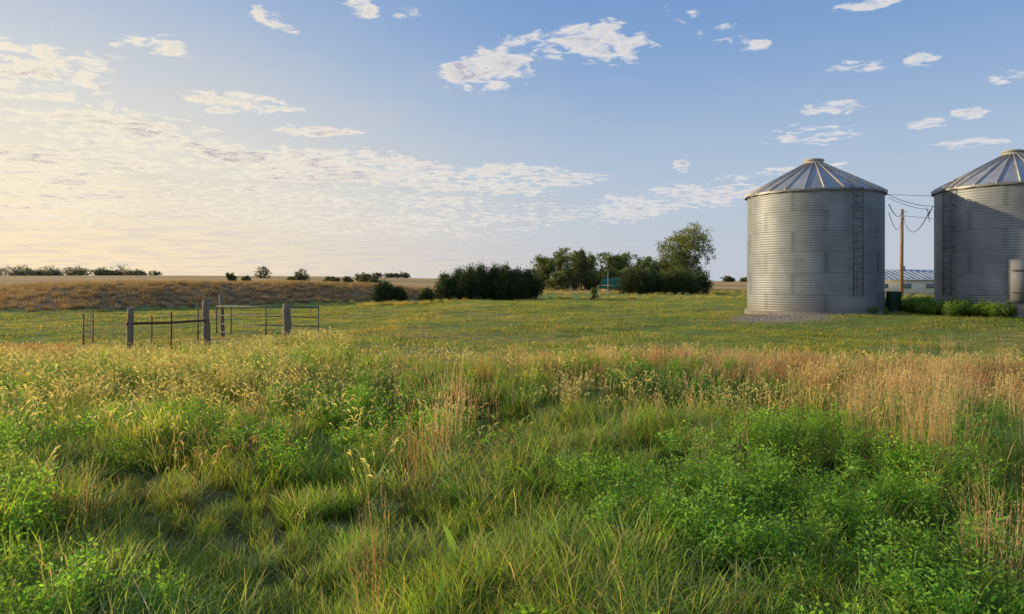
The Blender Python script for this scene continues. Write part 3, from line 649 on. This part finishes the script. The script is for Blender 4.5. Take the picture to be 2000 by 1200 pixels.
tc=N.new('ShaderNodeTexCoord');sp=N.new('ShaderNodeSeparateXYZ');L.new(tc.outputs['Generated'],sp.inputs[0])
dx,dy,dz=sp.outputs
az=M('ARCTAN2',dx,dy);el=M('ARCSINE',dz)
zc=M('ADD',M('MAXIMUM',dz,0.0),.07)
cb=N.new('ShaderNodeCombineXYZ');L.new(M('DIVIDE',dx,zc),cb.inputs[0]);L.new(M('DIVIDE',dy,zc),cb.inputs[1])
ae=N.new('ShaderNodeCombineXYZ');L.new(az,ae.inputs[0]);L.new(el,ae.inputs[1])
def noise(vec,s,d,r=.55,off=None,dist=0):
    n=N.new('ShaderNodeTexNoise');n.inputs['Scale'].default_value=s;n.inputs['Detail'].default_value=d;n.inputs['Roughness'].default_value=r;n.inputs['Distortion'].default_value=dist
    if off:
        v=N.new('ShaderNodeVectorMath');v.operation='ADD';v.inputs[1].default_value=off;L.new(vec,v.inputs[0]);vec=v.outputs[0]
    L.new(vec,n.inputs['Vector']);return n.outputs['Fac']
blobs=[(30,140,330,120,1.0,0),(100,240,440,100,1.0,0),(330,290,560,70,1.08,-.12),(0,350,460,120,1.12,-.1),(640,325,440,46,1.18,-.05),(980,350,260,44,1.15,0),(460,300,160,26,1.45,-.1),(700,410,640,80,.95,-.04),(1300,395,380,40,1.08,.12),(1500,345,300,24,.85,.1),
(960,135,130,50,1.12,.05),(1175,88,170,50,1.12,-.1),(1060,78,130,26,1.05,0),(535,40,80,24,1.12,-.3),(705,10,60,24,1.1,-.2),(795,25,45,18,1.05,0),(1390,55,120,36,1.0,-.4),(1470,85,60,20,1.05,0),(1330,325,26,18,1.2,0),(915,172,22,10,1.1,0),
(1590,262,160,26,1.05,-.05),(1620,212,90,18,1.0,0),(1810,240,80,18,1.1,0),(1890,222,60,16,1.05,0),(1965,148,70,24,1.1,0),(1670,132,90,18,1.05,-.1),(1800,118,60,20,1.05,0),(1700,4,100,20,1.1,0),(1900,280,120,14,1.05,0),(480,205,170,30,1.05,0),(620,255,130,20,1.0,0),(290,85,130,26,1.05,0)]
mask=None
for (px,py,rx,ry,wt,ro) in blobs:
    u=(px-1000)/1444;v=(548-py)/1444;a0=math.atan(u);e0=math.atan(v*math.cos(a0))
    mp=N.new('ShaderNodeMapping');mp.vector_type='TEXTURE';mp.inputs['Location'].default_value=(a0,e0,0);mp.inputs['Rotation'].default_value=(0,0,ro)
    mp.inputs['Scale'].default_value=(rx*1.3/1444*math.cos(a0)**2,ry*1.4/1444*math.cos(a0),1);L.new(ae.outputs[0],mp.inputs[0])
    ln=N.new('ShaderNodeVectorMath');ln.operation='LENGTH';L.new(mp.outputs[0],ln.inputs[0])
    q=MR(ln.outputs['Value'],0.25,1.05,wt,0.0)
    mask=q if mask is None else M('MAXIMUM',mask,q)
back=MR(noise(cb.outputs[0],.35,2),.45,.65,0,.8); outside=MR(dy,.75,.45,0,1)
mask=M('MAXIMUM',mask,M('MULTIPLY',back,outside))
na_=noise(cb.outputs[0],2.4,3,.55);nb_=noise(cb.outputs[0],10.5,5,.62,dist=.4)
nn=M('ADD',M('MULTIPLY',na_,.42),M('MULTIPLY',nb_,.58))
thr=M('SUBTRACT',.72,M('MULTIPLY',mask,.265))
den=MR(nn,thr,M('ADD',thr,.12),0,1)
den=M('MULTIPLY',den,MR(el,.0,.06,0,1))
nb2=noise(cb.outputs[0],10.5,3,.6,off=(-.04,.014,0),dist=.4)
lit=MR(M('SUBTRACT',nb_,nb2),-.07,.05,1,0)
core=MR(nn,M('ADD',thr,.05),M('ADD',thr,.17),0,1)
left=MR(az,.30,-.65,0,1)
k=1/STR
litc=MIX(left,(.86*k,.81*k,.78*k),(1.05*k,.93*k,.70*k))
shc=MIX(left,(.44*k,.48*k,.58*k),(.50*k,.47*k,.50*k))
sf=M('MULTIPLY',core,M('ADD',.45,M('MULTIPLY',lit,.55)))
cc=MIX(sf,litc,shc)
grd=MIX(MR(el,.02,.42,0,1),(.43*k,.58*k,.77*k),(.17*k,.34*k,.69*k))
skc=MIX(.72,sky.outputs[0],grd)
lf=MR(az,.15,-.65,0,.66);skc=MIX(M('MULTIPLY',lf,MR(el,.45,.08,.25,1)),skc,(.94*k,.85*k,.66*k))
hz=MR(el,.0,.34,1,0,'LINEAR');hz2=M('POWER',hz,1.8)
hzc=MIX(left,(.56*k,.58*k,.66*k),(1.05*k,.80*k,.47*k))
skc=MIX(M('MULTIPLY',hz2,.85),skc,hzc)
veil=M('MULTIPLY',MR(na_,.42,.66,0,1),M('MULTIPLY',MR(az,.5,-.4,.2,1),MR(el,.36,.08,.05,.5)))
skc=MIX(veil,skc,MIX(left,(.50*k,.53*k,.63*k),(.68*k,.61*k,.57*k)))
fin=MIX(M('MULTIPLY',den,.92),skc,cc)
L.new(fin,bg.inputs[0])
sd=Vector((math.sin(SUN_AZ)*math.cos(SUN_EL),math.cos(SUN_AZ)*math.cos(SUN_EL),math.sin(SUN_EL)))
sl=bpy.data.lights.new('sun','SUN');sl.energy=5;sl.angle=math.radians(.5);sl.color=(1,.77,.43)
so=bpy.data.objects.new('sun',sl);so.rotation_euler=sd.to_track_quat('Z','Y').to_euler();so.location=(-20,0,20);sc.collection.objects.link(so)
cd=bpy.data.cameras.new('camera');cd.lens=26;cd.sensor_width=36;cd.shift_y=-.026;cd.clip_end=9000;cd.clip_start=.05
co=bpy.data.objects.new('camera',cd);co.location=(0,0,CAMZ);co.rotation_euler=(math.radians(90),0,0);sc.collection.objects.link(co);sc.camera=co
